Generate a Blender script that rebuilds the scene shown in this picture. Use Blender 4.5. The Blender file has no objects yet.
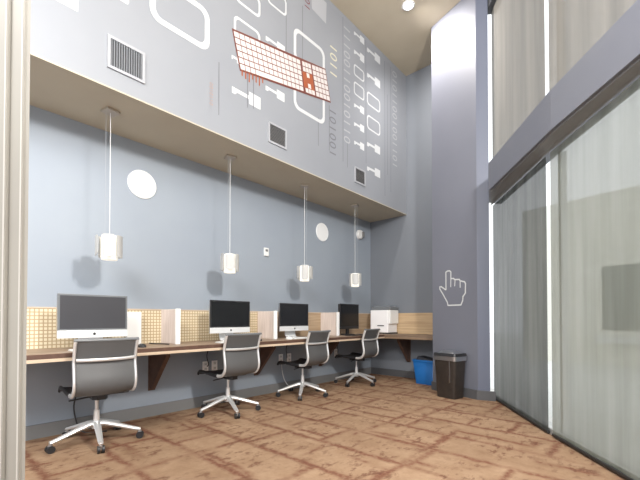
import bpy, bmesh, math, random
from mathutils import Vector, Matrix
random.seed(4)
C = bpy.context.scene.collection
PI = math.pi
# ------------------------------------------------------------------ materials
def mat(name, col, rough=.6, metal=0., noise=None, bump=0., nscale=8., emis=0., spec=.5):
    m = bpy.data.materials.new(name); m.use_nodes = True
    nt = m.node_tree; b = nt.nodes['Principled BSDF']
    b.inputs['Base Color'].default_value = (*col, 1)
    b.inputs['Roughness'].default_value = rough
    b.inputs['Metallic'].default_value = metal
    b.inputs['Specular IOR Level'].default_value = spec
    if emis:
        b.inputs['Emission Color'].default_value = (*col, 1)
        b.inputs['Emission Strength'].default_value = emis
    if noise is not None or bump:
        tc = nt.nodes.new('ShaderNodeTexCoord'); n = nt.nodes.new('ShaderNodeTexNoise')
        n.inputs['Scale'].default_value = nscale; n.inputs['Detail'].default_value = 6
        nt.links.new(tc.outputs['Object'], n.inputs['Vector'])
        if noise is not None:
            r = nt.nodes.new('ShaderNodeValToRGB')
            r.color_ramp.elements[0].position = .3; r.color_ramp.elements[1].position = .7
            r.color_ramp.elements[0].color = (*col, 1); r.color_ramp.elements[1].color = (*noise, 1)
            nt.links.new(n.outputs['Fac'], r.inputs['Fac']); nt.links.new(r.outputs['Color'], b.inputs['Base Color'])
        if bump:
            bp = nt.nodes.new('ShaderNodeBump'); bp.inputs['Strength'].default_value = bump
            bp.inputs['Distance'].default_value = .01
            nt.links.new(n.outputs['Fac'], bp.inputs['Height']); nt.links.new(bp.outputs['Normal'], b.inputs['Normal'])
    return m

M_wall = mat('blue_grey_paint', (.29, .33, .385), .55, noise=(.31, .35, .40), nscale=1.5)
M_backwall = mat('shaded_blue_grey_paint', (.165, .18, .205), .55, noise=(.175, .19, .215), nscale=1.5)  # wall paint darkened, the far corner's shade is put into its colour
M_face = mat('mural_ground_paint', (.26, .275, .305), .5, noise=(.28, .295, .325), nscale=1.2)
M_column = mat('column_paint', (.145, .152, .185), .5, noise=(.155, .162, .195), nscale=2)
M_jamb = mat('window_jamb_paint', (.12, .135, .185), .5)
M_beam = mat('beam_paint', (.17, .18, .22), .45, noise=(.185, .195, .23), nscale=2)
M_soffit = mat('soffit_beige', (.46, .415, .325), .7, noise=(.49, .445, .35), nscale=3)
M_ceil = mat('ceiling_beige', (.47, .41, .31), .75, noise=(.51, .45, .345), nscale=2.5)
M_base = mat('baseboard_grey', (.20, .20, .20), .5)
M_base_dark = mat('dark_baseboard_grey', (.085, .085, .09), .5)
M_cream = mat('cream_casing_paint', (.225, .21, .185), .45, noise=(.25, .235, .205), nscale=3)
M_creambead = mat('cream_bead_paint', (.36, .34, .31), .35)
M_white = mat('white_paint', (.85, .86, .86), .45)
M_plastic = mat('white_plastic', (.80, .80, .79), .35)
M_printer = mat('printer_plastic', (.86, .85, .86), .4)
M_alu = mat('satin_aluminium', (.62, .63, .65), .3, 1.)
M_pol = mat('polished_aluminium', (.74, .74, .74), .3, .55)
M_stand = mat('chin_aluminium', (.82, .83, .84), .35, .3)
M_black = mat('black_plastic', (.02, .02, .022), .4)
M_screen = mat('dark_glass_screen', (.012, .013, .015), .12)
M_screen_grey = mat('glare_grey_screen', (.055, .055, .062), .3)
M_bezel = mat('grey_bezel', (.16, .17, .18), .3)
M_logo = mat('dark_logo', (.03, .03, .03), .3)
M_chrome = mat('chrome', (.8, .8, .8), .12, 1.)
M_bin = mat('dark_brown_steel', (.035, .028, .024), .38, .3, noise=(.05, .04, .034), nscale=14)
M_blue = mat('blue_plastic', (.01, .11, .34), .4)
M_bag = mat('dark_bag', (.02, .022, .03), .45)
M_grille = mat('dark_grille', (.045, .048, .055), .6)
M_ventframe = mat('vent_frame_white', (.36, .37, .40), .45)
M_slat = mat('vent_slat', (.24, .255, .28), .4)
M_muralw = mat('mural_white', (.60, .62, .64), .5)
M_muralkey = mat('mural_key_white', (.64, .60, .59), .5)
M_muralo = mat('mural_orange', (.34, .085, .03), .5)
M_muralr = mat('mural_red', (.20, .05, .06), .5)
M_murall = mat('mural_dark_line', (.16, .045, .035), .5)
M_muralg = mat('mural_grey', (.17, .175, .20), .5)
M_muralp = mat('mural_pale_grey', (.40, .41, .44), .5)
M_muraly = mat('mural_cream', (.60, .58, .45), .5)
M_muralpo = mat('mural_pale_orange', (.36, .25, .22), .5)
M_hand = mat('hand_outline_grey', (.55, .56, .56), .5)
M_bracket = mat('dark_stained_wood', (.085, .045, .032), .5, noise=(.12, .065, .045), nscale=20)
M_canopy = mat('canopy_bronze', (.45, .40, .34), .4, .4)
M_cord = mat('white_cord', (.75, .76, .76), .5)
M_gcord = mat('grey_cord', (.35, .37, .40), .5)
M_glow = mat('lamp_lens', (1., .97, .9), .4, emis=25)
M_seat = mat('black_seat_mesh', (.022, .022, .024), .55, bump=.3, nscale=150)
M_frost = mat('frosted_acrylic', (.46, .46, .45), .35, emis=.03)
M_frost2 = mat('frosted_tube', (.9, .88, .8), .4, emis=.3)
M_concrete = mat('outside_concrete', (.74, .74, .71), .8, noise=(.80, .80, .77), nscale=1.2)
M_facade = mat('outside_facade', (.84, .82, .74), .8, noise=(.88, .86, .8), nscale=1)
M_facade_d = mat('outside_dark_glass', (.20, .21, .215), .3)
M_mull = mat('mullion_aluminium', (.55, .55, .54), .4, .3)
M_hem = mat('black_hem', (.02, .02, .02), .5)
M_cassette = mat('blind_cassette_dark', (.05, .052, .058), .5)

def nodes_mat(name):
    m = bpy.data.materials.new(name); m.use_nodes = True
    nt = m.node_tree
    return m, nt, nt.nodes['Principled BSDF']

def wood(name, c1, c2, axis='y', scale=3., rough=.45):
    m, nt, b = nodes_mat(name)
    tc = nt.nodes.new('ShaderNodeTexCoord'); mp = nt.nodes.new('ShaderNodeMapping')
    sc = {'x': (.6, 14, 14), 'y': (14, .6, 14), 'z': (14, 14, .6)}[axis]
    mp.inputs['Scale'].default_value = sc
    n = nt.nodes.new('ShaderNodeTexNoise'); n.inputs['Scale'].default_value = scale; n.inputs['Detail'].default_value = 8
    r = nt.nodes.new('ShaderNodeValToRGB')
    r.color_ramp.elements[0].position = .33; r.color_ramp.elements[1].position = .68
    r.color_ramp.elements[0].color = (*c1, 1); r.color_ramp.elements[1].color = (*c2, 1)
    L = nt.links.new
    L(tc.outputs['Object'], mp.inputs['Vector']); L(mp.outputs['Vector'], n.inputs['Vector'])
    L(n.outputs['Fac'], r.inputs['Fac']); L(r.outputs['Color'], b.inputs['Base Color'])
    b.inputs['Roughness'].default_value = rough
    return m
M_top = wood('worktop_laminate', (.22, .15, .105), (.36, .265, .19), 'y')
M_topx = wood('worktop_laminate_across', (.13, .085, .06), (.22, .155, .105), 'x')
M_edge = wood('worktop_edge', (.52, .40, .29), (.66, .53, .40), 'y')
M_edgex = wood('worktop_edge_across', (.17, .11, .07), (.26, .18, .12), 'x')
M_panel = wood('light_oak_panel', (.42, .29, .17), (.56, .41, .25), 'x')
M_rib = wood('ribbed_divider', (.52, .43, .38), (.66, .57, .51), 'z', 5)

def grid_mat():
    m, nt, b = nodes_mat('cream_perforated_grid')
    L = nt.links.new
    tc = nt.nodes.new('ShaderNodeTexCoord'); sp = nt.nodes.new('ShaderNodeSeparateXYZ')
    L(tc.outputs['Object'], sp.inputs['Vector'])
    def line(out, period, w):
        a = nt.nodes.new('ShaderNodeMath'); a.operation = 'DIVIDE'; a.inputs[1].default_value = period
        f = nt.nodes.new('ShaderNodeMath'); f.operation = 'FRACT'
        g = nt.nodes.new('ShaderNodeMath'); g.operation = 'LESS_THAN'; g.inputs[1].default_value = w
        L(out, a.inputs[0]); L(a.outputs[0], f.inputs[0]); L(f.outputs[0], g.inputs[0]); return g.outputs[0]
    h = line(sp.outputs['Y'],   .031, .28); v = line(sp.outputs['Z'], .031, .28)
    mx = nt.nodes.new('ShaderNodeMath'); mx.operation = 'MAXIMUM'; L(h, mx.inputs[0]); L(v, mx.inputs[1])
    n = nt.nodes.new('ShaderNodeTexNoise'); n.inputs['Scale'].default_value = 3
    L(tc.outputs['Object'], n.inputs['Vector'])
    r1 = nt.nodes.new('ShaderNodeValToRGB')
    r1.color_ramp.elements[0].color = (.62, .52, .36, 1); r1.color_ramp.elements[1].color = (.78, .70, .52, 1)
    L(n.outputs['Fac'], r1.inputs['Fac'])
    mix = nt.nodes.new('ShaderNodeMix'); mix.data_type = 'RGBA'
    L(mx.outputs[0], mix.inputs['Factor']); L(r1.outputs['Color'], mix.inputs['A'])
    mix.inputs['B'].default_value = (.42, .31, .18, 1)
    L(mix.outputs['Result'], b.inputs['Base Color']); b.inputs['Roughness'].default_value = .6
    return m
M_grid = grid_mat()

def sling_mat():
    m, nt, b = nodes_mat('grey_mesh_sling')
    L = nt.links.new
    tc = nt.nodes.new('ShaderNodeTexCoord'); w = nt.nodes.new('ShaderNodeTexWave')
    w.bands_direction = 'Z'; w.inputs['Scale'].default_value = 42; w.inputs['Distortion'].default_value = .2
    L(tc.outputs['Object'], w.inputs['Vector'])
    r = nt.nodes.new('ShaderNodeValToRGB')
    r.color_ramp.elements[0].color = (.065, .066, .068, 1); r.color_ramp.elements[1].color = (.125, .126, .128, 1)
    L(w.outputs['Fac'], r.inputs['Fac']); L(r.outputs['Color'], b.inputs['Base Color'])
    bp = nt.nodes.new('ShaderNodeBump'); bp.inputs['Strength'].default_value = .25; bp.inputs['Distance'].default_value = .004
    L(w.outputs['Fac'], bp.inputs['Height']); L(bp.outputs['Normal'], b.inputs['Normal'])
    b.inputs['Roughness'].default_value = .42
    return m
M_sling = sling_mat()

def carpet():
    m, nt, b = nodes_mat('carpet_tiles')
    L = nt.links.new
    tc = nt.nodes.new('ShaderNodeTexCoord')
    def noise(scale, detail=4, rough=.6, mapscale=None, off=(0, 0, 0)):
        n = nt.nodes.new('ShaderNodeTexNoise'); n.inputs['Scale'].default_value = scale
        n.inputs['Detail'].default_value = detail; n.inputs['Roughness'].default_value = rough
        mp = nt.nodes.new('ShaderNodeMapping'); mp.inputs['Location'].default_value = off
        if mapscale: mp.inputs['Scale'].default_value = mapscale
        L(tc.outputs['Object'], mp.inputs['Vector']); L(mp.outputs['Vector'], n.inputs['Vector'])
        return n.outputs['Fac']
    def ramp(src, p0, p1, c0, c1):
        r = nt.nodes.new('ShaderNodeValToRGB')
        r.color_ramp.elements[0].position = p0; r.color_ramp.elements[1].position = p1
        r.color_ramp.elements[0].color = (*c0, 1); r.color_ramp.elements[1].color = (*c1, 1)
        L(src, r.inputs['Fac']); return r.outputs['Color']
    # slightly wandering coordinates
    wob = nt.nodes.new('ShaderNodeTexNoise'); wob.inputs['Scale'].default_value = 9; wob.inputs['Detail'].default_value = 4
    L(tc.outputs['Object'], wob.inputs['Vector'])
    vm = nt.nodes.new('ShaderNodeVectorMath'); vm.operation = 'SCALE'; vm.inputs['Scale'].default_value = .07
    L(wob.outputs['Color'], vm.inputs[0])
    va = nt.nodes.new('ShaderNodeVectorMath'); va.operation = 'ADD'
    L(tc.outputs['Object'], va.inputs[0]); L(vm.outputs['Vector'], va.inputs[1])
    def brick(bw, rh, rot, off, ms, w2=.5):
        mp = nt.nodes.new('ShaderNodeMapping'); mp.inputs['Rotation'].default_value = (0, 0, rot); mp.inputs['Location'].default_value = off
        L(va.outputs['Vector'], mp.inputs['Vector'])
        k = nt.nodes.new('ShaderNodeTexBrick'); k.inputs['Scale'].default_value = 1
        k.inputs['Brick Width'].default_value = bw; k.inputs['Row Height'].default_value = rh
        k.inputs['Mortar Size'].default_value = ms; k.inputs['Mortar Smooth'].default_value = 1.
        k.offset = .37; k.squash = .7; k.squash_frequency = 3
        k.inputs['Color1'].default_value = (0, 0, 0, 1); k.inputs['Color2'].default_value = (.9, .9, .9, 1)
        k.inputs['Mortar'].default_value = (.45, .45, .45, 1)
        L(mp.outputs['Vector'], k.inputs['Vector']); return k
    k1 = brick(1.15, .42, 0, (.1, .2, 0), .05); k2 = brick(.9, .61, PI/2, (.3, .05, 0), .045)
    n1 = noise(1.6, 3, off=(3, 1, 0)); n2 = noise(2.0, 3, off=(7, 5, 0))
    def mul(a, bb):
        x = nt.nodes.new('ShaderNodeMath'); x.operation = 'MULTIPLY'; L(a, x.inputs[0])
        L(bb, x.inputs[1]); return x.outputs[0]
    m1 = mul(k1.outputs['Fac'], ramp(n1, .36, .52, (.35,)*3, (1,)*3)); m2 = mul(k2.outputs['Fac'], ramp(n2, .44, .56, (0,)*3, (1,)*3))
    mx = nt.nodes.new('ShaderNodeMath'); mx.operation = 'MAXIMUM'; L(m1, mx.inputs[0]); L(m2, mx.inputs[1])
    brk = mul(mx.outputs[0], ramp(noise(26, 6, .75), .32, .55, (.25,)*3, (1,)*3))
    base = ramp(noise(5, 6, .7), .3, .7, (.245, .152, .095), (.355, .245, .162))
    tone = nt.nodes.new('ShaderNodeMix'); tone.data_type = 'RGBA'; tone.blend_type = 'MULTIPLY'
    tone.inputs['Factor'].default_value = 1
    L(base, tone.inputs['A']); L(ramp(k1.outputs['Color'], 0, 1, (.88, .86, .84), (1.06, 1.06, 1.05)), tone.inputs['B'])
    # dark worn squiggles
    sq = ramp(noise(15, 6, .7, mapscale=(1, .5, 1)), .52, .60, (0,)*3, (1,)*3)
    zone = ramp(noise(2.6, 2, off=(9, 9, 0)), .40, .56, (0,)*3, (.75,)*3)
    sqz = mul(sq, zone)
    mixa = nt.nodes.new('ShaderNodeMix'); mixa.data_type = 'RGBA'; L(brk, mixa.inputs['Factor'])
    L(tone.outputs['Result'], mixa.inputs['A']); mixa.inputs['B'].default_value = (.15, .062, .04, 1)
    mixb = nt.nodes.new('ShaderNodeMix'); mixb.data_type = 'RGBA'; L(sqz, mixb.inputs['Factor'])
    L(mixa.outputs['Result'], mixb.inputs['A']); mixb.inputs['B'].default_value = (.12, .052, .034, 1)
    L(mixb.outputs['Result'], b.inputs['Base Color'])
    b.inputs['Roughness'].default_value = .95; b.inputs['Specular IOR Level'].default_value = .1
    bp = nt.nodes.new('ShaderNodeBump'); bp.inputs['Strength'].default_value = .4; bp.inputs['Distance'].default_value = .004
    L(noise(260, 2), bp.inputs['Height']); L(bp.outputs['Normal'], b.inputs['Normal'])
    return m
M_carpet = carpet()

def blind_mat(name, c0, c1, see, trans):
    m = bpy.data.materials.new(name); m.use_nodes = True; nt = m.node_tree; nt.nodes.clear(); L = nt.links.new
    out = nt.nodes.new('ShaderNodeOutputMaterial')
    tc = nt.nodes.new('ShaderNodeTexCoord'); mp = nt.nodes.new('ShaderNodeMapping'); mp.inputs['Scale'].default_value = (6, 6, .35)  # stretched noise: dark vertical streaks paint fold shading into the blind colour
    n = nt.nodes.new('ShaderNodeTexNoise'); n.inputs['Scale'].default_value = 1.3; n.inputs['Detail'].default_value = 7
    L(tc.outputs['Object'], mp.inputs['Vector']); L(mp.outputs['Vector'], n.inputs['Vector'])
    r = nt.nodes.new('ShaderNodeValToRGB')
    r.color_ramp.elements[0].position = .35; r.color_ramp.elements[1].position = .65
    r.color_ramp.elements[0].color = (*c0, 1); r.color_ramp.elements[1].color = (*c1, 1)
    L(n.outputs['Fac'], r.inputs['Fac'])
    d = nt.nodes.new('ShaderNodeBsdfDiffuse'); t = nt.nodes.new('ShaderNodeBsdfTranslucent'); tr = nt.nodes.new('ShaderNodeBsdfTransparent')
    L(r.outputs['Color'], d.inputs['Color']); L(r.outputs['Color'], t.inputs['Color'])
    a = nt.nodes.new('ShaderNodeMixShader'); a.inputs['Fac'].default_value = trans
    L(d.outputs[0], a.inputs[1]); L(t.outputs[0], a.inputs[2])
    z = nt.nodes.new('ShaderNodeMixShader'); z.inputs['Fac'].default_value = see
    L(a.outputs[0], z.inputs[1]); L(tr.outputs[0], z.inputs[2]); L(z.outputs[0], out.inputs['Surface'])
    return m
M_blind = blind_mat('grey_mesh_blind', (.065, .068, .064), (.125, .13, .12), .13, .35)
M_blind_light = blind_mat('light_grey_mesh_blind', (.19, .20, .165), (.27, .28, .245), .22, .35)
M_blind_up = blind_mat('beige_mesh_blind', (.23, .215, .195), (.29, .27, .24), .07, .4)

def glass_mat():
    m = bpy.data.materials.new('clear_glass'); m.use_nodes = True; nt = m.node_tree; nt.nodes.clear(); L = nt.links.new
    out = nt.nodes.new('ShaderNodeOutputMaterial'); tr = nt.nodes.new('ShaderNodeBsdfTransparent'); g = nt.nodes.new('ShaderNodeBsdfGlossy')
    g.inputs['Roughness'].default_value = .02; x = nt.nodes.new('ShaderNodeMixShader'); x.inputs['Fac'].default_value = .05; L(tr.outputs[0], x.inputs[1]); L(g.outputs[0], x.inputs[2]); L(x.outputs[0], out.inputs['Surface'])
    return m
M_glass = glass_mat()

# ------------------------------------------------------------------ helpers
def obj(name, bm, m, parent=None, smooth=False, recalc=True):
    if recalc: bmesh.ops.recalc_face_normals(bm, faces=bm.faces)
    me = bpy.data.meshes.new(name); bm.to_mesh(me); bm.free(); me.materials.append(m)
    if smooth:
        for p in me.polygons: p.use_smooth = True
        me.set_sharp_from_angle(angle=math.radians(42))
    o = bpy.data.objects.new(name, me); C.objects.link(o)
    if parent: o.parent = parent
    return o
def tag(o, label=None, cat=None, group=None, kind=None):
    if label: o['label'] = label
    if cat: o['category'] = cat
    if group: o['group'] = group
    if kind: o['kind'] = kind
    return o
def thing(name, label, cat, loc=(0, 0, 0), rz=0, group=None):
    o = bpy.data.objects.new(name, None); C.objects.link(o); o.empty_display_size = .1
    o.location = loc; o.rotation_euler = (0, 0, rz)
    return tag(o, label, cat, group)
def struct(name, bm, m, parent=None, label=None):
    o = obj(name, bm, m, parent)
    if parent is None: o['kind'] = 'structure'; o['category'] = name.split('_')[0]
    if label: o['label'] = label
    return o
def copy_tree(o, parent=None):
    c = o.copy(); C.objects.link(c); c.parent = parent
    for ch in list(o.children): copy_tree(ch, c)
    return c
def box(bm, x0, x1, y0, y1, z0, z1, bev=0.):
    vs = [bm.verts.new((x, y, z)) for z in (z0, z1) for x, y in ((x0, y0), (x1, y0), (x1, y1), (x0, y1))]
    fs = [bm.faces.new([vs[i] for i in q]) for q in ((3, 2, 1, 0), (4, 5, 6, 7), (0, 1, 5, 4), (1, 2, 6, 5), (2, 3, 7, 6), (3, 0, 4, 7))]
    if bev:
        es = list({e for f in fs for e in f.edges})
        bmesh.ops.bevel(bm, geom=es, offset=bev, segments=2, affect='EDGES', profile=.6)
    return bm
def B(*a, **k): return box(bmesh.new(), *a, **k)
def prism(bm, pts, z0, z1):
    n = len(pts)
    lo = [bm.verts.new((p[0], p[1], z0)) for p in pts]; hi = [bm.verts.new((p[0], p[1], z1)) for p in pts]
    bm.faces.new(lo[::-1]); bm.faces.new(hi)
    for i in range(n): bm.faces.new((lo[i], lo[(i+1) % n], hi[(i+1) % n], hi[i]))
    return bm
def tube(bm, pts, r, seg=10, cap=True, flat=None, side=None):
    """tube through pts; r one radius or one per point; flat=(side radius, other radius) with a fixed side axis"""
    P = [Vector(p) for p in pts]; rings = []
    up = Vector((0, 0, 1))
    prev = None
    for i, p in enumerate(P):
        d = (P[min(i+1, len(P)-1)] - P[max(i-1, 0)]).normalized()
        if side is not None: a = Vector(side)
        else:
            if prev is None:
                a = d.cross(up)
                if a.length < 1e-3: a = d.cross(Vector((1, 0, 0)))
            else: a = prev - d * prev.dot(d)
        a = (a - d * a.dot(d)).normalized(); prev = a; b = d.cross(a)
        rr = r[i] if isinstance(r, (list, tuple)) else r
        ra, rb = (flat if flat else (rr, rr))
        if flat and isinstance(r, (list, tuple)): ra, rb = flat[0]*rr, flat[1]*rr
        rings.append([bm.verts.new(p + a*ra*math.cos(2*PI*k/seg) + b*rb*math.sin(2*PI*k/seg)) for k in range(seg)])
    for q, w in zip(rings, rings[1:]):
        for k in range(seg): bm.faces.new((q[k], q[(k+1) % seg], w[(k+1) % seg], w[k]))
    if cap: bm.faces.new(rings[0][::-1]); bm.faces.new(rings[-1])
    return bm
def T(pts, r, **k): return tube(bmesh.new(), pts, r, **k)
def lathe(bm, prof, seg=24, c=(0, 0)):
    rings = []
    for r, z in prof:
        rings.append([bm.verts.new((c[0]+r*math.cos(2*PI*k/seg), c[1]+r*math.sin(2*PI*k/seg), z)) for k in range(seg)])
    for q, w in zip(rings, rings[1:]):
        for k in range(seg): bm.faces.new((q[k], q[(k+1) % seg], w[(k+1) % seg], w[k]))
    bm.faces.new(rings[0][::-1]); bm.faces.new(rings[-1]); return bm
def smooth_path(pts, n=6):
    P = [Vector(p) for p in pts]; out = []
    for i in range(len(P)-1):
        a, b, c, d = P[max(i-1, 0)], P[i], P[i+1], P[min(i+2, len(P)-1)]
        for k in range(n):
            t = k/n
            out.append(.5*((2*b)+(-a+c)*t+(2*a-5*b+4*c-d)*t*t+(-a+3*b-3*c+d)*t**3))
    out.append(P[-1]); return out

# ------------------------------------------------------------------ room constants (left wall is x = XW, runs along +y)
XW, YB, XF = -3.85, 5.72, -3.107
HS, HC = 2.79, 5.2
W0, W1, W2, W3, W4 = (-1.46, 4.90), (-.645, 3.69), (.18, 2.585), (1.23, 1.40), (3.4, -1.25)   # window line at floor
CL, CR, CJ = (-2.309, 4.997), (-1.606, 4.75), (-1.472, 4.790)            # column front corners and jamb corner

OUT = [(-4.05, -2.6), (3.6, -2.6), (3.6, -1.35), (1.31, 1.46), (.23, 2.66), (-.57, 3.76), (-1.42, 5.0), (-1.72, 5.2), (-1.86, 5.84), (-4.05, 5.84)]
struct('floor', prism(bmesh.new(), OUT, -.1, 0), M_carpet)
struct('ceiling', prism(bmesh.new(), OUT, HC, HC+.12), M_ceil)
struct('wall_left', B(XW-.12, XW, -2.6, 5.9, 0, HC), M_wall)
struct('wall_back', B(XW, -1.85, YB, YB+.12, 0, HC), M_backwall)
# bulkhead over the workstations: painted front face and beige underside
struct('wall_bulkhead', B(XW, XF, -2.6, YB, HS+.012, HC), M_face)
struct('ceiling_soffit', B(XW, XF, -2.6, YB, HS, HS+.012), M_soffit)
struct('wall_column', prism(bmesh.new(), [CL, CR, (-1.85, 5.72), (-2.25, 5.72)], 0, HC), M_column)
struct('trim_1', prism(bmesh.new(), [CR, CJ, (-1.62, 5.10), (-1.68, 5.10)], 0, HC), M_jamb)
def off(p, q, d):   # unit direction and inward normal of a wall segment
    v = Vector((q[0]-p[0], q[1]-p[1])).normalized(); return v, Vector((-v.y, v.x))*-1*d
bm = prism(bmesh.new(), [(XW, -2.6), (XW+.018, -2.6), (XW+.018, YB), (XW, YB)], 0, .115)
struct('baseboard_left', bm, M_base)
struct('baseboard_back', B(XW+.018, -2.35, YB-.018, YB, 0, .115), M_base_dark)
cd = Vector((CR[0]-CL[0], CR[1]-CL[1])).normalized(); cn = Vector((cd.y, -cd.x))
jd = Vector((CJ[0]-CR[0], CJ[1]-CR[1])).normalized(); jn = Vector((jd.y, -jd.x))
a, b_, c_ = Vector(CL), Vector(CR), Vector(CJ)
mid = b_+cn*.02+jn*.012
struct('baseboard_column', prism(bmesh.new(), [a-cd*.012+cn*.018, mid, b_, a-cd*.012], 0, .115), M_base_dark)
struct('baseboard_jamb', prism(bmesh.new(), [mid, c_+jn*.02+jd*.06, c_+jd*.06, b_], 0, .115), M_base_dark)

# ------------------------------------------------------------------ window wall: beam, mullions, glass, mesh blinds
WP = [Vector(p) for p in (W0, W1, W2, W3, W4)]
def normals(pts):
    ns = []
    for i in range(len(pts)):
        d = (pts[min(i+1, len(pts)-1)]-pts[max(i-1, 0)]).normalized(); ns.append(Vector((d.y, -d.x)) if False else Vector((-d.y, d.x)))
    return ns
NS = [n if n.dot(Vector((-1, -1))) > 0 else -n for n in normals(WP)]     # pointing into the room
inner = [p+n*.18 for p, n in zip(WP, NS)]; outer = [p-n*.10 for p, n in zip(WP, NS)]
inner = [Vector(p) for p in ((-1.335, 4.331), (-.547, 3.25), (-.026, 2.636), (.55, 1.95), (1.05, 1.30), (3.2, -1.35))]
outer = [Vector((-1.475, 4.80))] + outer
struct('trim_2', prism(bmesh.new(), inner+outer[::-1], 2.44, 2.745), M_beam)
# dark soffit strip set under the beam
i2 = [Vector(p) + Vector((.02, .014)) for p in inner]; o2 = [p+n*.02 for p, n in zip(WP, NS)]
struct('trim_3', prism(bmesh.new(), i2+o2[::-1], 2.425, 2.44), M_base)
struct('trim_4', prism(bmesh.new(), [p-n*.02 for p, n in zip(WP, NS)]+[p-n*.12 for p, n in zip(WP, NS)][::-1], 0, .05), M_mull)
wi = 0
for lo, hi in ((.05, 2.44), (2.745, HC)):
    for i in range(4):
        wi += 1
        p, q = WP[i]-NS[i]*.07, WP[i+1]-NS[i+1]*.07
        d = (q-p).normalized(); n = Vector((-d.y, d.x))
        w = struct('window_%d' % wi, prism(bmesh.new(), [p, q, q-n*.008, p-n*.008], lo, hi), M_glass)
        if i < 3:
            fr = prism(bmesh.new(), [q-d*.02+n*.02, q+d*.02+n*.02, q+d*.02+n*.07, q-d*.02+n*.07], lo, hi)
            struct('mullion', fr, M_plastic, w)
def blind(i, lo, hi, m, label, s0, s1, cas):
    p, q = WP[i], WP[i+1]; d = (q-p).normalized(); n = NS[i].normalized(); n = (Vector((-d.y, d.x)) if Vector((-d.y, d.x)).dot(Vector((-1, -1))) > 0 else Vector((d.y, -d.x)))
    L_ = (q-p).length
    t = thing('roller_blind', label, 'window blind', (p.x, p.y, lo), math.atan2(d.y, d.x), 'mesh roller blinds along the window wall')
    sgn = 1 if Vector((-d.y, d.x)).dot(n) > 0 else -1
    x0, x1 = s0, L_-s1
    bm = bmesh.new(); nx, nz = 40, 10; g = []
    for k in range(nz+1):
        z = (hi-lo)*k/nz
        g.append([bm.verts.new((x0+(x1-x0)*j/nx, sgn*.006*math.sin(j*.55+i*2)*(1-.6*k/nz)*math.sin(j*.17+1), z)) for j in range(nx+1)])
    for r0, r1 in zip(g, g[1:]):
        for j in range(nx): bm.faces.new((r0[j], r0[j+1], r1[j+1], r1[j]))
    obj('mesh_fabric', bm, m, t, smooth=True)
    obj('bottom_rail', B(x0, x1, -.012, .012, 0, .022, bev=.004), M_hem, t)
    if cas: obj('cassette', B(x0-.03, x1+.03, -.06, .07, hi-lo-.32, hi-lo, bev=.01), M_cassette, t)
low = ['grey mesh blind below the beam, beside the column, hanging to the carpet', 'wide grey mesh blind below the beam at right edge of photo, outside building showing through',
       'grey mesh blind below the beam, third from the column', 'grey mesh blind below the beam, farthest from the column']
upl = ['beige mesh blind above the beam, next to the blue column', 'beige mesh blind above the beam, right of the bright vertical gap',
       'beige mesh blind above the beam, third from the column', 'beige mesh blind above the beam, farthest from the column']
for i in range(2):
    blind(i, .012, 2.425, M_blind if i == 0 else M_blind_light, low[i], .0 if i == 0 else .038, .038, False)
    blind(i, 2.748, HC, M_blind_up, upl[i], .0 if i == 0 else .038, .038, True)
for i in range(2, 3):
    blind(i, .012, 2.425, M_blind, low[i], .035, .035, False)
    blind(i, 2.748, HC, M_blind_up, upl[i], .035, .035, True)

# outside the windows
struct('ground_outside', prism(bmesh.new(), [(-1.25, 5.2), (3.7, -1.2), (30, -1.2), (30, 30), (-12, 30), (-12, 5.95), (-1.25, 5.95)], -.2, -.06), M_concrete)
ob = thing('outside_building', 'pale building beyond the blinds with a wide dark window', 'building', (-.4, 10.6, 0), math.radians(-12))
obj('facade', B(-2.2, 9, 0, .4, -.06, 3.9), M_facade, ob)
obj('window_pane', B(-.42, 1.9, -.03, 0, .75, 2.2), M_facade_d, ob)
obj('ledge', B(-.55, 2.1, -.15, 0, .45, .6), M_plastic, ob)


# ------------------------------------------------------------------ cream pier at the near left edge
pier = thing('trim_5', 'cream moulded door casing at the near left edge of the photo', 'trim', (0, 0, 0)); pier['kind'] = 'structure'
th = math.atan(330/370.); Rv = Vector((math.cos(th), math.sin(th))); Fv = Vector((-math.sin(th), math.cos(th)))
def prof(pts, m, nm):
    obj(nm, prism(bmesh.new(), [Rv*x + Fv*z for x, z in pts], 0, HC), m, pier)
e = -.800
prof([(e-.35, 1.0), (e-.058, 1.0), (e-.056, .994), (e-.049, .994), (e-.047, 1.004), (e-.017, 1.004), (e-.015, .999), (e-.008, .999), (e-.006, 1.006), (e, 1.010), (e-.10, 1.12), (e-.35, 1.12)], M_cream, 'casing')
prof([(e-.0555, .9925), (e-.0515, .9925), (e-.0515, .9938), (e-.0555, .9938)], M_creambead, 'bead')
prof([(e-.0145, .9975), (e-.0105, .9975), (e-.0105, .9988), (e-.0145, .9988)], M_creambead, 'bead')

# ------------------------------------------------------------------ worktop, splashback, brackets, dividers
wt = thing('worktop', 'long brown wood laminate worktop running along the wall and around the corner', 'desk', (0, 0, 0))
XD, YD = -3.235, 5.2
obj('left_run', B(XW, XD, -.9, YB, .712, .75), M_top, wt)
obj('edge_band', B(XD, XD+.003, -.9, YD, .713, .746), M_bracket, wt)
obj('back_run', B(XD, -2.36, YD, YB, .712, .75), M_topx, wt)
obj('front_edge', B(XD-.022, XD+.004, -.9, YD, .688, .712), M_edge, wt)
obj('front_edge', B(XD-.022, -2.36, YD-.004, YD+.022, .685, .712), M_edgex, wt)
sb = thing('splashback', 'cream gridded low panel along the left wall above the worktop', 'wall panel', (0, 0, 0))
obj('grid_panel', B(XW+.002, XW+.02, -.9, 3.06, .75, 1.09), M_grid, sb)
tag(obj('plain_panel', B(XW+.002, XW+.02, 3.06, YB-.02, .75, 1.09), wood('mid_oak_panel', (.40, .28, .18), (.52, .39, .26), 'y')), None)
po = bpy.data.objects['plain_panel']; po.parent = sb
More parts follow.
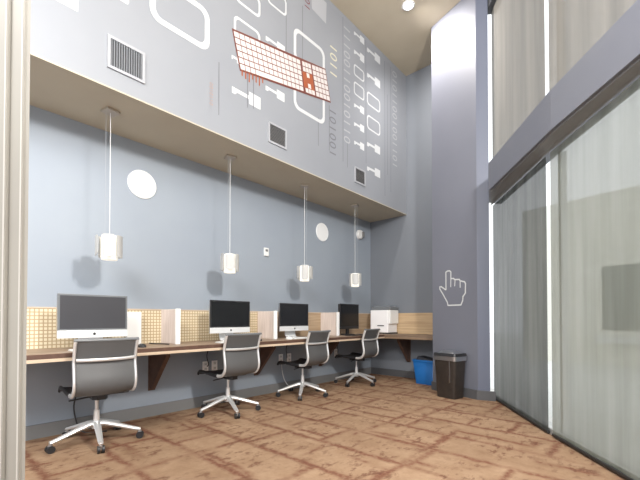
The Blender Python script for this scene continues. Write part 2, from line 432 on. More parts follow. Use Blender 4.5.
obj('cap_strip', B(XW+.002, XW+.024, -.9, YB-.02, 1.09, 1.102), M_edge, sb)
s2 = thing('splashback', 'plain light oak low panel on the back wall behind the printer', 'wall panel', (0, 0, 0))
obj('oak_panel', B(XW+.02, -2.36, YB-.02, YB-.002, .75, 1.09), M_panel, s2)
obj('cap_strip', B(XW+.02, -2.36, YB-.024, YB-.002, 1.09, 1.102), M_panel, s2)

div_y = [1.80, 3.08, 4.32]
div_l = ['ribbed pinkish desk divider with white end, between first and second computers', 'ribbed pinkish desk divider between the second and third computers',
         'ribbed pinkish desk divider beside the farthest monitor, nearest the corner']
for i, y in enumerate(div_y):
    d = thing('desk_divider', div_l[i], 'divider', (XW+.02, y, .75), 0, 'dividers on the worktop')
    bm = bmesh.new(); n = 24; w = .33
    top = []
    lo_, hi_ = [], []
    for side in (1, -1):
        for k in range(n*2+1):
            t = k/(n*2); t = t if side == 1 else 1-t
            xx = w*t; yy = side*(.010+(.0045 if k % 2 else 0)) + .03*math.sin(t*PI)
            lo_.append(bm.verts.new((xx, yy, 0))); hi_.append(bm.verts.new((xx, yy, .35)))
    N = len(lo_)
    for k in range(N): bm.faces.new((lo_[k], lo_[(k+1) % N], hi_[(k+1) % N], hi_[k]))
    bm.faces.new(hi_); bm.faces.new(lo_[::-1])
    obj('ribbed_panel', bm, M_rib, d)
    obj('end_cap', B(w-.004, w+.02, -.024, .022, 0, .352, bev=.004), M_white, d)
tag(obj('document_panel', B(-3.78, -3.75, 1.42, 1.555, .752, 1.07, bev=.004), M_white), 'white upright panel standing on worktop right of the nearest computer', 'panel')

def bracket(name, loc, rz, label):
    t = thing(name, label, 'bracket', loc, rz, 'triangular brackets under the worktop')
    bm = bmesh.new()
    prof_ = [(0, 0), (0, -.40), (.045, -.40), (.36, -.05), (.36, 0)]
    f0 = [bm.verts.new((x, -.022, z)) for x, z in prof_]; f1 = [bm.verts.new((x, .022, z)) for x, z in prof_]
    bm.faces.new(f0); bm.faces.new(f1[::-1])
    for k in range(5): bm.faces.new((f0[k], f0[(k+1) % 5], f1[(k+1) % 5], f1[k]))
    obj('gusset', bm, M_bracket, t)
    obj('wall_plate', B(0, .012, -.035, .035, -.42, 0, bev=.003), M_bracket, t)
bracket('shelf_bracket', (XW, 1.70, .686), 0, 'dark wood triangular bracket under the worktop right of the nearest chair')
bracket('shelf_bracket', (XW, 3.06, .686), 0, 'dark wood triangular bracket under the worktop behind the second chair')
bracket('shelf_bracket', (XW, 4.32, .686), 0, 'dark wood triangular bracket under the worktop behind the third chair')
bracket('shelf_bracket', (-3.07, YB, .686), -PI/2, 'dark wood triangular bracket under the back wall worktop, left of the blue bin')

# ------------------------------------------------------------------ computers
def computer(y, label, dark=False, rz=0., grey=False, x=-3.52):
    t = thing('desktop_computer', label, 'computer', (x, y, .75), rz, 'all-in-one computers on the worktop')
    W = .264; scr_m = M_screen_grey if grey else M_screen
    obj('housing', B(-.030, -.004, -W, W, .095, .455, bev=.006), M_alu, t)
    obj('screen', B(-.006, .002, -W, W, .155, .456, bev=.003), M_bezel if grey else M_black, t)
    obj('display', B(.001, .0035, -W+.016, W-.016, .170, .441), scr_m, t)
    ch = obj('chin', B(-.007, .003, -W, W, .094, .156, bev=.002), M_stand, t)
    obj('logo', lathe(bmesh.new(), [(.0001, 0), (.011, 0), (.011, .0015), (.0001, .0015)], 16), M_logo, ch)
    lg = ch.children[0]; lg.rotation_euler = (0, PI/2, 0); lg.location = (.003, 0, .125)
    # L shaped stand
    pts = [(-.03, .22), (-.075, .17), (-.085, .06), (-.06, .012), (.0, .006), (.08, .004)]
    bm = bmesh.new(); sp = smooth_path([(a, 0, z) for a, z in pts], 5)
    ra = []
    for p in sp:
        ra.append([bm.verts.new((p.x+dx, s*.095, p.z+dz)) for dx, dz, s in ((0, 0, 1), (0, 0, -1), (-.006, .006, -1), (-.006, .006, 1))])
    for q, w in zip(ra, ra[1:]):
        for k in range(4): bm.faces.new((q[k], q[(k+1) % 4], w[(k+1) % 4], w[k]))
    bm.faces.new(ra[0]); bm.faces.new(ra[-1])
    obj('stand', bm, M_stand, t)
    return t
computer(1.07, 'nearest all-in-one computer, grey glare on its screen, white chin, behind the first chair', grey=True)
computer(2.44, 'second computer from the left, dark screen with white chin, behind the second chair')
computer(3.44, 'third computer from the left, black screen with white chin and open stand')
t = thing('monitor', 'fully black monitor in the far corner beside the white printer', 'monitor', (-3.5, 4.62, .75), 0)
obj('housing', B(-.045, -.004, -.235, .235, .10, .48, bev=.008), M_black, t)
obj('bezel', B(-.006, .003, -.24, .24, .095, .485, bev=.004), M_black, t)
obj('display', B(.002, .005, -.225, .225, .14, .47), M_screen, t)
obj('neck', B(-.06, -.03, -.03, .03, .01, .25, bev=.004), M_black, t)
obj('base', lathe(bmesh.new(), [(.11, 0), (.115, .006), (.10, .016), (.02, .02)], 28, (-.03, 0)), M_black, t, True)

def keyboard(x, y, label, m=M_plastic):
    t = thing('computer_keyboard', label, 'keyboard', (x, y, .75), 0, 'keyboards on the worktop')
    obj('tray', B(-.06, .06, -.20, .20, .001, .010, bev=.003), M_stand if m is M_plastic else M_black, t)
    bm = bmesh.new()
    for r in range(5):
        for k in range(14): box(bm, -.052+r*.021, -.034+r*.021, -.192+k*.0275, -.168+k*.0275, .010, .014)
    tag(obj('keys', bm, m, t), kind='stuff')
keyboard(-3.34, 1.05, 'slim white keyboard in front of the nearest computer, hidden by the chair back')
keyboard(-3.34, 2.36, 'slim white keyboard in front of the second computer')
keyboard(-3.33, 3.40, 'slim white keyboard in front of the third computer')
keyboard(-3.34, 4.58, 'black keyboard in front of the black corner monitor', M_black)
def mouse(x, y, label, m):
    bm = bmesh.new(); bmesh.ops.create_uvsphere(bm, u_segments=20, v_segments=12, radius=1)
    for v in bm.verts:
        v.co = Vector((v.co.x*.052, v.co.y*.031, max(v.co.z, -.25)*.026+.0066))
    t = thing('computer_mouse', label, 'mouse', (x, y, .7505), 0, 'computer mice')
    obj('shell', bm, m, t, True)
    obj('scroll_wheel', B(-.036, -.018, -.004, .004, .024, .031, bev=.002), M_bezel, t)
mouse(-3.36, 1.40, 'dark mouse right of the nearest computer', M_black)
mouse(-3.34, 2.69, 'dark mouse right of the second computer', M_black)
mouse(-3.33, 3.16, 'white mouse left of the keyboard of the third computer', M_plastic)
cp = smooth_path([(-3.81, 1.66, .755), (-3.74, 1.64, .756), (-3.64, 1.66, .757), (-3.55, 1.68, .758), (-3.47, 1.70, .757)], 6)
tag(obj('black_cable', T(cp, .006), M_black, None, True), 'black cable lying curved on the worktop at the foot of the first divider', 'cable')

# printer
t = thing('printer', 'boxy white printer with grey top tray on the corner of the worktop', 'printer', (-3.42, 5.52, .75), 0)
obj('body', B(-.205, .145, -.14, .16, .02, .40, bev=.012), M_printer, t)
obj('top_tray', B(-.19, .18, -.12, .15, .40, .455, bev=.01), M_bezel, t)
obj('tray_lid', B(-.17, .13, -.10, .13, .455, .475, bev=.006), M_alu, t)
obj('side_panel', B(.145, .18, -.12, .15, .17, .40, bev=.01), M_plastic, t)
obj('paper_slot', B(-.06, .07, -.146, -.136, .13, .145), M_black, t)
obj('foot', B(-.18, .17, -.12, .14, 0, .02), M_black, t)

# ------------------------------------------------------------------ outlets, thermostat, discs, alarm
M_outlet = mat('outlet_white', (.97, .97, .97), .4)
def outlet(y, z, label, m=M_outlet):
    t = thing('wall_outlet', label, 'outlet', (XW, y, z), 0, 'outlets under the worktop')
    obj('plate', B(0, .008, -.038, .038, -.06, .06, bev=.003), m, t)
    for s in (-1, 1):
        k = obj('socket', B(.006, .011, -.018, .018, s*.028-.016, s*.028+.016, bev=.002), M_cord, t)
        for q in (-1, 1): obj('slot', B(.0108, .0115, q*.007-.0015, q*.007+.0015, s*.028-.006, s*.028+.006), M_black, k)
outlet(2.32, .45, 'left one of the outlet pair low on the wall, left of the second chair')
outlet(2.44, .45, 'right one of the outlet pair low on the wall, left of the second chair')
outlet(3.49, .45, 'left one of the outlet pair low on the wall, left of the third chair')
outlet(3.65, .45, 'right one of the outlet pair low on the wall, left of the third chair')
outlet(4.70, .45, 'single outlet low on the wall, left of the fourth chair')
t = thing('thermostat', 'small white rectangular wall control between second and third pendants', 'thermostat', (XW, 3.22, 1.90))
obj('case', B(0, .022, -.036, .036, -.055, .055, bev=.005), M_plastic, t)
obj('display', B(.0215, .023, -.022, .022, .005, .035), M_bezel, t)
def disc(y, z, r, label):
    t = thing('wall_disc', label, 'speaker', (XW, y, z), 0, 'round white discs on the wall')
    t.rotation_euler = (0, PI/2, 0)
    obj('rim', lathe(bmesh.new(), [(r, 0), (r, .010), (r-.008, .014), (r-.012, .010)], 48), M_white, t, True)
    obj('face', lathe(bmesh.new(), [(r-.012, .004), (r-.012, .0115), (.001, .013)], 48), M_white, t, True)
disc(1.592, 2.37, .143, 'larger looking white round disc on the wall right of the nearest pendant')
disc(4.364, 2.37, .143, 'white round disc on the wall between third and fourth pendants')
t = thing('alarm_strobe', 'small white round alarm with dark side near the top of the far pendant cord', 'alarm', (XW, 5.36, 2.50)); t.rotation_euler = (0, PI/2, 0)
obj('base', lathe(bmesh.new(), [(.085, 0), (.085, .03), (.07, .05), (.02, .055)], 28), M_plastic, t, True)
obj('sensor', B(-.05, .05, .015, .075, .045, .075, bev=.01), M_base, t)

# ------------------------------------------------------------------ pendants
def make_pendant():
    t = thing('pendant_light', '', 'pendant light', (0, 0, 0), 0, 'white slatted pendants above the worktop')
    obj('canopy', B(-.055, .055, -.055, .055, -.022, 0, bev=.004), M_canopy, t)
    obj('cord', T([(.0, .0, -.02), (.0, .0, -1.09)], .0024, seg=8), M_cord, t, True)
    obj('support_wire', T([(-.03, -.022, -.02), (-.03, -.022, -1.10)], .0013, seg=6), M_gcord, t)
    obj('inner_tube', lathe(bmesh.new(), [(.03, -1.29), (.062, -1.285), (.066, -1.26), (.066, -1.11), (.06, -1.08), (.02, -1.075)], 28), M_frost2, t, True)
    for k in range(5):
        a0 = math.radians(k*72+8); bm = bmesh.new(); n = 9; r0 = .085 + .012*(k % 2)
        zt, zb = -1.080 - .012*(k % 2), -1.27 + .012*(k % 2)
        rows = []
        for i in range(n+1):
            a = a0+math.radians(54)*i/n; rr = r0+.010*(i/n)
            fz = .018*(abs(i/n-.5)*2)**4
            rows.append([bm.verts.new(((rr+d)*math.cos(a), (rr+d)*math.sin(a), z)) for d, z in ((0, zb+fz), (.005, zb+fz), (.005, zt), (0, zt))])
        for q, w in zip(rows, rows[1:]):
            for j in range(4): bm.faces.new((q[j], q[(j+1) % 4], w[(j+1) % 4], w[j]))
        bm.faces.new(rows[0]); bm.faces.new(rows[-1][::-1])
        p = obj('curved_slat', bm, M_frost, t, True)
    bm = bmesh.new()
    for k in range(5):
        a = math.radians(k*72+41); tube(bm, [(0, 0, -1.10), (.09*math.cos(a), .09*math.sin(a), -1.10)], .003, seg=6)
        tube(bm, [(0, 0, -1.25), (.09*math.cos(a), .09*math.sin(a), -1.25)], .003, seg=6)
    obj('spokes', bm, M_alu, t)
    return t
pl = ['nearest white slatted pendant light, above the first computer', 'second white slatted pendant light from the left, above the second computer',
      'third white slatted pendant light from the left', 'farthest white slatted pendant light, above the black monitor']
p0 = make_pendant()
for i, y in enumerate((1.155, 2.368, 3.546, 4.682)):
    o = p0 if i == 0 else copy_tree(p0)
    o.location = (-3.44, y, HS); o.rotation_euler = (0, 0, i*1.1+.2); o['label'] = pl[i]

# ------------------------------------------------------------------ vents on the bulkhead
def vent(y0, y1, z0, z1, label, vertical=True):
    t = thing('air_vent', label, 'vent', (XF, (y0+y1)/2, (z0+z1)/2), 0, 'vents on the bulkhead'); w, h = (y1-y0)/2, (z1-z0)/2
    bm = bmesh.new(); f = .022
    box(bm, 0, .014, -w-f, w+f, h, h+f); box(bm, 0, .014, -w-f, w+f, -h-f, -h)
    box(bm, 0, .014, -w-f, -w, -h, h); box(bm, 0, .014, w, w+f, -h, h)
    obj('frame', bm, M_ventframe, t)
    obj('backing', B(.0005, .002, -w, w, -h, h), M_grille, t)
    bm = bmesh.new()
    if vertical:
        n = 13
        for k in range(n):
            y = -w+(k+.5)*2*w/n; box(bm, .003, .012, y-.0024, y+.0024, -h, h)
    else:
        n = 12
        for k in range(n):
            z = -h+(k+.5)*2*h/n; box(bm, .003, .010, -w, w, z-.002, z+.002)
    o = obj('louvres', bm, M_slat if vertical else M_base, t)
vent(1.035, 1.275, 2.965, 3.178, 'nearest air vent on the bulkhead, upright slats, at upper left')
vent(2.645, 2.875, 2.965, 3.15, 'middle air vent on the bulkhead, below the painted keyboard', False)
vent(4.235, 4.455, 2.965, 3.145, 'farthest air vent on the bulkhead, near the corner', False)

# ------------------------------------------------------------------ mural on the bulkhead face  (y across, z up)
mural = thing('wall_mural', 'mural of white zeros, sideways ones and an orange outlined keyboard on the bulkhead', 'mural', (XF, 0, 0))
def flat(bm, pts, x=.002):
    bm.faces.new([bm.verts.new((x, y, z)) for y, z in pts])
def zero(y0, y1, z0, z1, w, m=M_muralw, x=.002, name='zero_figure'):
    def ring(i):
        a, b, c, d = y0+i, y1-i, z0+i, z1-i
        r = min((y1-y0)*.17, (z1-z0)*.28)
        r = max(r-i*.6, .008); pts = []
        for cx, cz, s in ((b-r, d-r, 0), (a+r, d-r, 1), (a+r, c+r, 2), (b-r, c+r, 3)):
            for k in range(6):
                t = (s+k/5)*PI/2; pts.append((cx+r*math.cos(t), cz+r*math.sin(t)))
        return pts
    bm = bmesh.new(); A = [bm.verts.new((x, *p)) for p in ring(0)]; D = [bm.verts.new((x, *p)) for p in ring(w)]
    n = len(A)
    for k in range(n): bm.faces.new((A[k], A[(k+1) % n], D[(k+1) % n], D[k]))
    obj(name, bm, m, mural)
def one(y0, y1, zc, hh, m=M_muralw, x=.002):
    w = y1-y0; bm = bmesh.new()
    flat(bm, [(y0, zc+hh*.16), (y0, zc-hh*.34), (y0+w*.10, zc-hh*.34), (y0+w*.18, zc-hh*.13), (y0+w*.58, zc-hh*.13), (y0+w*.58, zc-hh*.5),
              (y1, zc-hh*.5), (y1, zc+hh*.5), (y0+w*.58, zc+hh*.5), (y0+w*.58, zc+hh*.16)], x)
    obj('one_figure', bm, m, mural)
zero(1.335, 1.900, 3.53, 3.94, .05)
zero(2.19, 2.515, 4.235, 4.45, .026)
zero(2.175, 2.515, 3.86, 4.085, .026)
zero(2.61, 2.90, 4.49, 4.70, .022)
zero(3.015, 3.575, 4.06, 4.47, .042); zero(3.015, 3.575, 3.49, 3.90, .042)
bm = bmesh.new(); flat(bm, [(.58, 3.25), (.817, 3.25), (.817, 3.68), (.58, 3.68)]); obj('white_block', bm, M_muralw, mural); zero(1.06, 1.17, 3.525, 3.62, .035)
one(2.155, 2.52, 3.315, .13); one(2.59, 2.87, 3.535, .10); one(2.59, 2.875, 4.085, .10)
one(2.15, 2.26, 3.64, .08)
for z0, z1 in ((5.055, 5.12), (4.78, 4.86)): one(4.21, 4.46, (z0+z1)/2, z1-z0+.03)
for z0, z1 in ((4.475, 4.64), (4.20, 4.39)): zero(4.205, 4.46, z0, z1, .02)
for z in (4.05, 3.78, 3.515): one(4.21, 4.455, z, .10)
for z in (5.03, 4.65): one(4.535, 4.89, z, .12)
for z0, z1 in ((4.20, 4.40), (3.835, 4.05)): zero(4.53, 4.89, z0, z1, .022)
for z in (3.61, 3.245): one(4.53, 4.885, z, .12)
bm = bmesh.new(); flat(bm, [(3.33, 4.87), (3.60, 4.84), (3.61, 5.12), (3.31, 5.12)]); obj('white_block', bm, M_muralp, mural)
# sideways lines of small figures
def sidetext(s, y, z, size, m, name):
    if len(s) > 1:
        for k, ch in enumerate(s): sidetext(ch, y, z+k*size*.58, size, m, 'small_figure')
        return
    cu = bpy.data.curves.new(name, 'FONT'); cu.body = s; cu.size = size
    tmp = bpy.data.objects.new('tmp', cu); C.objects.link(tmp)
    dg = bpy.context.evaluated_depsgraph_get(); me = bpy.data.meshes.new_from_object(tmp.evaluated_get(dg))
    bpy.data.objects.remove(tmp)
    # text x -> up (z), text y -> -y (left)
    for v in me.vertices: v.co = Vector((.0025, -v.co.y, v.co.x))
    me.materials.clear(); me.materials.append(m)
    o = bpy.data.objects.new(name, me); C.objects.link(o); o.parent = mural; o.location = (0, y, z)
sidetext('1101', 3.82, 4.20, .20, M_muraly, 'small_figure')
sidetext('01101001100111', 4.115, 3.43, .205, M_muralp, 'small_figure')
sidetext('10110010011010', 5.40, 3.48, .20, M_muralp, 'small_figure')
sidetext('100101', 3.80, 3.14, .19, M_muralg, 'small_figure')
sidetext('0110100', 1.94, 3.04, .055, M_muralpo, 'small_figure')
sidetext('101', 3.29, 4.80, .13, M_muralr, 'small_figure')
# thin vertical rules
bm = bmesh.new()
for y, a, b in ((3.446, 3.19, 3.55), (2.89, 4.05, 5.1), (3.16, 4.1, 4.8), (3.66, 3.2, 3.8), (3.95, 3.15, 5.15), (4.05, 3.1, 3.45), (4.50, 3.3, 5.15), (5.02, 2.95, 5.1), (5.20, 3.05, 5.1), (5.1, 3.3, 4.6), (2.0, 2.98, 3.5)):
    bm = bmesh.new(); flat(bm, [(y, a), (y+.010, a), (y+.010, b), (y, b)], .0012); obj('thin_rule', bm, M_muralg, mural)
# keyboard picture
TL, BL, TM, BMd, TR, BR = (2.164, 3.909), (2.257, 3.555), (3.133, 4.114), (3.199, 3.757), (3.581, 4.228), (3.681, 3.855)
lerp = lambda a, b, t: (a[0]+(b[0]-a[0])*t, a[1]+(b[1]-a[1])*t)
def quad(tl, tr, bl, br, u0, u1, v0, v1):
    f = lambda u, v: lerp(lerp(tl, tr, u), lerp(bl, br, u), v)
    return [f(u0, v0), f(u1, v0), f(u1, v1), f(u0, v1)]
bm = bmesh.new()
flat(bm, [(TL[0]-.014, TL[1]+.012), (BL[0]-.008, BL[1]-.016), (BR[0]+.012, BR[1]-.014), (TR[0]+.004, TR[1]+.012)], .0035)
kb = obj('keyboard_picture', bm, M_murall, mural)
bm = bmesh.new()
def keys(tl, tr, bl, br, cols, rows, skip=(), gx=.12, gy=.16, spacebar=None):
    for r in range(rows):
        c = 0
        while c < cols:
            wid = 1
            if spacebar and r == rows-1 and c == spacebar[0]: wid = spacebar[1]
            if (r, c) not in skip:
                flat(bm, quad(tl, tr, bl, br, (c+gx/2)/cols, (c+wid-gx/2)/cols, (r+gy/2)/rows, (r+1-gy/2)/rows), .005)
            c += wid
mt, mb = lerp(TM, TR, .38), lerp(BMd, BR, .40)
bm2 = bmesh.new(); flat(bm2, quad(TM, mt, BMd, mb, .02, 1., .34, .84), .0042); obj('orange_panel', bm2, M_muralo, kb)
keys(TL, lerp(TL, TM, .985), BL, lerp(BL, BMd, .985), 14, 6, spacebar=(3, 6), gx=.12, gy=.17)
keys(lerp(TM, mt, .08), mt, lerp(BMd, mb, .10), mb, 3, 6, skip={(3, 0), (3, 1), (3, 2), (4, 0), (4, 2), (2, 0), (2, 2)})
keys(lerp(mt, TR, .06), TR, lerp(mb, BR, .06), BR, 4, 6)
obj('key_caps', bm, M_muralkey, kb)
bm = bmesh.new()
for k in range(7): flat(bm, [(2.27+k*.045, 3.556+k*.009), (2.285+k*.045, 3.559+k*.009), (2.285+k*.045, 3.50+k*.009-.02*(k % 3)), (2.27+k*.045, 3.50+k*.009-.02*(k % 3))], .0038)
obj('paint_drips', bm, M_muralo, kb)
bm = bmesh.new()
for y, a, b in ((2.342, 3.20, 3.56), (2.419, 3.22, 3.58)): flat(bm, [(y, a), (y+.010, a), (y+.010, b), (y, b)], .0030)
obj('drip_lines', bm, M_muralg, kb)

# pointing hand outline on the column (pixel style strokes)
hd = thing('hand_icon', 'grey outlined pointing hand cursor painted on the column', 'wall graphic', (CL[0], CL[1], 0), math.atan2(cd.y, cd.x))
hw = [((230-x)/-1, y) for x, y in []]
# strokes traced as (across, up) in metres on the column face
def hp(a, b): return (.138+(a-75)*.44/237., 1.172+(396-b)*.48/304.)
loop = [(75, 222), (90, 222), (128, 250), (134, 250), (134, 100), (148, 92), (168, 92), (180, 104), (180, 160), (205, 162), (212, 172), (255, 176), (262, 188), (300, 200), (308, 216), (306, 292), (286, 320), (284, 350), (268, 388), (152, 388), (146, 360), (112, 300), (75, 240)]
loop = [hp(*p) for p in loop]
def stroke(bm, pts, w, closed):
    n = len(pts)
    for i in range(n if closed else n-1):
        p, q = Vector(pts[i]), Vector(pts[(i+1) % n]); d = (q-p).normalized(); nn = Vector((-d.y, d.x))*w/2; e_ = d*w*.35
        vs = [p-e_+nn, q+e_+nn, q+e_-nn, p-e_-nn]
        bm.faces.new([bm.verts.new((v.x, -.002-.0002*(i % 3), v.y)) for v in vs])
bm = bmesh.new(); stroke(bm, loop, .017, True); obj('outline', bm, M_hand, hd)
for seg in ([(180, 160), (178, 230)], [(218, 176), (214, 226)], [(262, 188), (262, 242)]): bm = bmesh.new(); stroke(bm, [hp(*p) for p in seg], .014, False); obj('finger_line', bm, M_hand, hd)

# ------------------------------------------------------------------ ceiling downlight, unseen lamps
def downlight(x, y, label):
    t = thing('ceiling_light', label, 'ceiling light', (x, y, HC), 0, 'recessed ceiling lights')
    obj('trim_ring', lathe(bmesh.new(), [(.085, -.001), (.085, -.010), (.062, -.014), (.06, -.004)], 32), M_white, t, True)
    obj('lens', lathe(bmesh.new(), [(.0596, -.002), (.058, -.010), (.01, -.012)], 28), M_glow, t, True)
downlight(-2.37, 4.43, 'bright recessed round ceiling light near the back corner')
def lamp(kind, loc, power, size=.1, col=(1, 1, 1), rot=(0, 0, 0), sx=None, sy=None, spot=None):
    l = bpy.data.lights.new(kind.lower()+'_lamp', kind); l.energy = power; l.color = col
    if kind == 'AREA': l.shape = 'RECTANGLE'; l.size = sx; l.size_y = sy
    elif kind == 'SUN': l.angle = size
    else: l.shadow_soft_size = size
    if spot: l.spot_size = spot; l.spot_blend = 1.
    o = bpy.data.objects.new(l.name, l); C.objects.link(o); o.location = loc; o.rotation_euler = rot; return o
lamp('SPOT', (-2.37, 4.43, 5.16), 125, .05, (1, .95, .90), rot=(math.radians(30), math.radians(-14), 0), spot=math.radians(146))
lamp('SPOT', (-2.1, 1.0, 5.16), 40, .08, (1, .94, .85), rot=(0, math.radians(-20), 0), spot=math.radians(110))  # unseen spot without a fixture, added to brighten the near bulkhead
lamp('AREA', (-.2, -1.7, 3.9), 150, col=(1, .98, .96), rot=(math.radians(52), 0, math.radians(48)), sx=2.4, sy=1.2)  # soft light added high behind the camera to lift the left wall
lamp('POINT', (.7, 1.6, 3.5), 310, .2, (1, .97, .93))


# ------------------------------------------------------------------ chairs (front of the chair faces -x)
def make_chair():
    t = thing('office_chair', '', 'office chair', (0, 0, 0), 0, 'grey mesh swivel chairs at the worktop')
    # five star base
    for k in range(5):
        a = math.radians(72*k); ca, sa = math.cos(a), math.sin(a)
        pts = [(.015, .150), (.06, .150), (.16, .122), (.27, .088), (.325, .074)]
        bm = tube(bmesh.new(), [(r*ca, r*sa, z) for r, z in pts], [1.35, 1.3, 1.1, .95, .8], seg=10, flat=(.021, .017), side=(-sa, ca, 0))
        lg = obj('leg', bm, M_pol, t, True)
        bm = bmesh.new()
        px, py = .322*ca, .322*sa
        for s in (-1, 1):
            tube(bm, [(px-sa*s*.006, py+ca*s*.006, .028), (px-sa*s*.024, py+ca*s*.024, .028)], .028, seg=18)
        obj('caster', bm, M_black, lg, True)
        bm = tube(bmesh.new(), [(px, py, .028), (px, py, .072)], .010, seg=10)
        box(bm, px-.012, px+.012, py-.012, py+.012, .045, .060)
        obj('caster_fork', bm, M_alu, lg)
    obj('column', lathe(bmesh.new(), [(.036, .115), (.038, .165), (.024, .172), (.022, .26), (.014, .262), (.014, .37)], 20), M_pol, t, True)
    obj('tilt_housing', prism(bmesh.new(), [(-.10, -.045), (.09, -.055), (.13, -.03), (.13, .03), (.09, .055), (-.10, .045)], .36, .405), M_black, t)
    bm = bmesh.new()
    for y in (-.1, .1): pass
    tube(bm, [(-.10, -.20, .425), (-.10, 0, .39), (-.10, .20, .425)], .014); tube(bm, [(.10, -.20, .43), (.10, 0, .39), (.10, .20, .43)], .014)
    obj('spreader', bm, M_black, t, True)
    lv = obj('lever', T([(0, .04, .38), (-.02, .20, .372), (-.02, .25, .372)], .006), M_black, t, True)
    obj('lever', T([(.04, -.04, .38), (.03, -.20, .365)], .006), M_black, t, True)
    # side profile (x forward is negative)
    seat = [(-.25, .405), (-.235, .43), (-.20, .445), (-.10, .44), (.02, .425), (.12, .42)]
    back = [(.12, .42), (.195, .428), (.242, .47), (.255, .53), (.242, .62), (.235, .68), (.253, .755), (.282, .838)]
    sp = smooth_path([(x, 0, z) for x, z in seat], 4); bp_ = smooth_path([(x, 0, z) for x, z in back], 5)
    W = .200
    for s in (-1, 1):
        obj('back_rail', T([(p.x+.004, s*(W+.012), p.z) for p in bp_], 1., seg=12, flat=(.011, .017), side=(0, 1, 0)), M_pol, t, True)
        obj('seat_rail', T([(p.x, s*(W+.010), p.z-.004) for p in sp], 1., seg=10, flat=(.010, .016), side=(0, 1, 0)), M_black, t, True)
    def sling(path, sag, th=.006):
        bm = bmesh.new(); n = 12; g = []
        for i, p in enumerate(path):
            d = (path[min(i+1, len(path)-1)]-path[max(i-1, 0)]).normalized(); nn = Vector((-d.z, 0, d.x))
            row = []
            for lay in (0, th):
                row.append([bm.verts.new(Vector((p.x, -W+2*W*j/n, p.z)) - nn*(sag*(1-(2*j/n-1)**2)) - nn*lay) for j in range(n+1)])
            g.append(row)
        for a_, b2 in zip(g, g[1:]):
            for lay in (0, 1):
                for j in range(n): bm.faces.new((a_[lay][j], a_[lay][j+1], b2[lay][j+1], b2[lay][j]))
            for j in (0, n): bm.faces.new((a_[0][j], a_[1][j], b2[1][j], b2[0][j]))
        for r_ in (g[0], g[-1]):
            for j in range(n): bm.faces.new((r_[0][j], r_[0][j+1], r_[1][j+1], r_[1][j]))
        return bm
    obj('seat', sling(sp, .014), M_seat, t, True)
    obj('backrest', sling(bp_, .012), M_sling, t, True)
    tp = back[-1]
    obj('top_rail', T([(tp[0]+.004, -W-.022, tp[1]+.004), (tp[0]+.010, 0, tp[1]+.002), (tp[0]+.004, W+.022, tp[1]+.004)], .013), M_bezel, t, True)
    cb = [(.256+.020*(1-(2*k/10-1)**2), -W+2*W*k/10, .695-.004*(1-(2*k/10-1)**2)) for k in range(11)]
    obj('cross_bar', T(cb, 1., seg=10, flat=(.007, .012), side=(1, 0, 0)), M_pol, t, True)
    return t
ch0 = make_chair()
cl = ['nearest grey mesh swivel chair, its back in front of the first computer', 'second grey mesh swivel chair, in front of the second computer',
      'third grey mesh swivel chair, right of the third computer', 'farthest dark mesh swivel chair, in front of the black monitor and printer']
CH = [(-3.38, 1.05, -3, 60), (-3.41, 2.33, 0, 54), (-3.41, 3.48, 5, 21), (-3.40, 4.66, 4, 66)]
for i, (x, y, rz, ba) in enumerate(CH):
    o = ch0 if i == 0 else copy_tree(ch0)
    o.location = (x, y, 0); o.rotation_euler = (0, 0, math.radians(rz)); o['label'] = cl[i]
    # turn the star base on its own
    for c in o.children:
        if c.name.startswith('leg'): c.rotation_euler = (0, 0, math.radians(ba-rz))

# ------------------------------------------------------------------ bins
t = thing('waste_bin', 'dark brown rectangular waste bin with silver banded lid against the column', 'bin', (-1.925, 4.665, 0), math.atan2(cd.y, cd.x)+math.radians(6))
def taper(w0, d0, w1, d1, z0, z1, r=.03, open_=False):
    bm = bmesh.new(); rings = []
    for w, d, z in ((w0, d0, z0), (w1, d1, z1)):
        pts = []
        for cx, cy, s in ((w-r, d-r, 0), (-w+r, d-r, 1), (-w+r, -d+r, 2), (w-r, -d+r, 3)):
            for k in range(5):
                a = (s+k/4)*PI/2; pts.append((cx+r*math.cos(a), cy+r*math.sin(a)))
        rings.append([bm.verts.new((*p, z)) for p in pts])
    n = len(rings[0])
    for k in range(n): bm.faces.new((rings[0][k], rings[0][(k+1) % n], rings[1][(k+1) % n], rings[1][k]))
    bm.faces.new(rings[0][::-1])
    if not open_: bm.faces.new(rings[1])
    return bm
obj('body', taper(.135, .10, .16, .12, 0, .50), M_bin, t, True)
obj('silver_band', taper(.168, .128, .17, .13, .475, .53), M_alu, t, True)
ld = obj('lid', taper(.172, .132, .165, .125, .535, .565), M_black, t, True)
obj('swing_flap', taper(.135, .095, .10, .065, .565, .590), M_alu, ld, True)
obj('seam_strip', B(.075, .083, -.123, -.112, .20, .47), M_alu, t)
t = thing('recycling_bin', 'blue plastic recycling bin under the back wall worktop', 'bin', (-2.58, 5.40, 0), math.radians(-4))
o = obj('tub', taper(.15, .11, .19, .14, 0, .36, open_=True), M_blue, t, True)
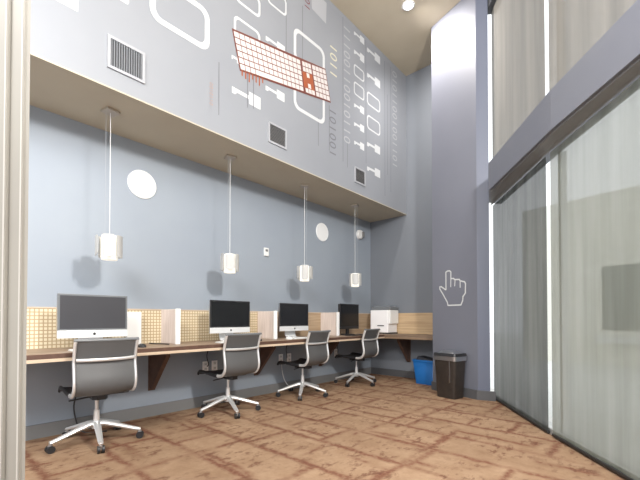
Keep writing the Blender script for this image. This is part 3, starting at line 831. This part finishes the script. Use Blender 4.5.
sm = o.modifiers.new('thick', 'SOLIDIFY'); sm.thickness = .005
bm = bmesh.new(); tp = taper(.196, .146, .198, .148, .345, .372, open_=True)
o = obj('rim', tp, M_blue, t, True); sm = o.modifiers.new('thick', 'SOLIDIFY'); sm.thickness = .012
bmx = taper(.16, .12, .13, .10, .33, .40)
for v in bmx.verts: v.co.z += .02*math.sin(v.co.x*40)
obj('bag_liner', bmx, M_bag, t)

# cables under the desk
tag(obj('white_cable', T(smooth_path([(-3.84, 3.50, .40), (-3.80, 3.47, .30), (-3.78, 3.50, .16), (-3.76, 3.56, .07), (-3.74, 3.62, .02)], 6), .005), M_cord, None, True), 'white cable curving from the outlet to the carpet behind the third chair', 'cable')
tag(obj('hanging_cable', T(smooth_path([(-3.80, 1.0, .69), (-3.79, 1.02, .4), (-3.80, 1.0, .2), (-3.74, 1.05, .012), (-3.6, 1.2, .010)], 6), .006), M_black, None, True), 'black cord hanging behind the nearest chair to the carpet', 'cable')
for i, y in enumerate((2.36, 3.60, 4.74)):
    tag(obj('hanging_cable', T(smooth_path([(-3.79, y-.02, .69), (-3.80, y-.05, .58), (-3.815, y-.02, .48), (-3.83, y-.01 if i else y-.03, .45)], 6), .005), M_black, None, True),
        ['black power cord dropping to the outlets left of the second chair', 'black power cord dropping to the outlets left of the third chair', 'black power cord dropping to the outlet left of the fourth chair'][i], 'cable')

# ------------------------------------------------------------------ world, camera
w = bpy.data.worlds.new('world'); bpy.context.scene.world = w; w.use_nodes = True
bg = w.node_tree.nodes['Background']; bg.inputs['Color'].default_value = (.93, .97, 1, 1); bg.inputs['Strength'].default_value = 1.0
cam = bpy.data.cameras.new('camera'); co = bpy.data.objects.new('camera', cam); C.objects.link(co)
cam.sensor_width = 36; cam.lens = 370/640*36; cam.shift_y = 73.2/640; cam.clip_start = .05; cam.clip_end = 200
co.location = (0, 0, 1.0); co.rotation_euler = (math.radians(90.9), 0, th)
bpy.context.scene.camera = co
bpy.context.scene.view_settings.view_transform = 'Standard'
bpy.context.scene.view_settings.exposure = .9
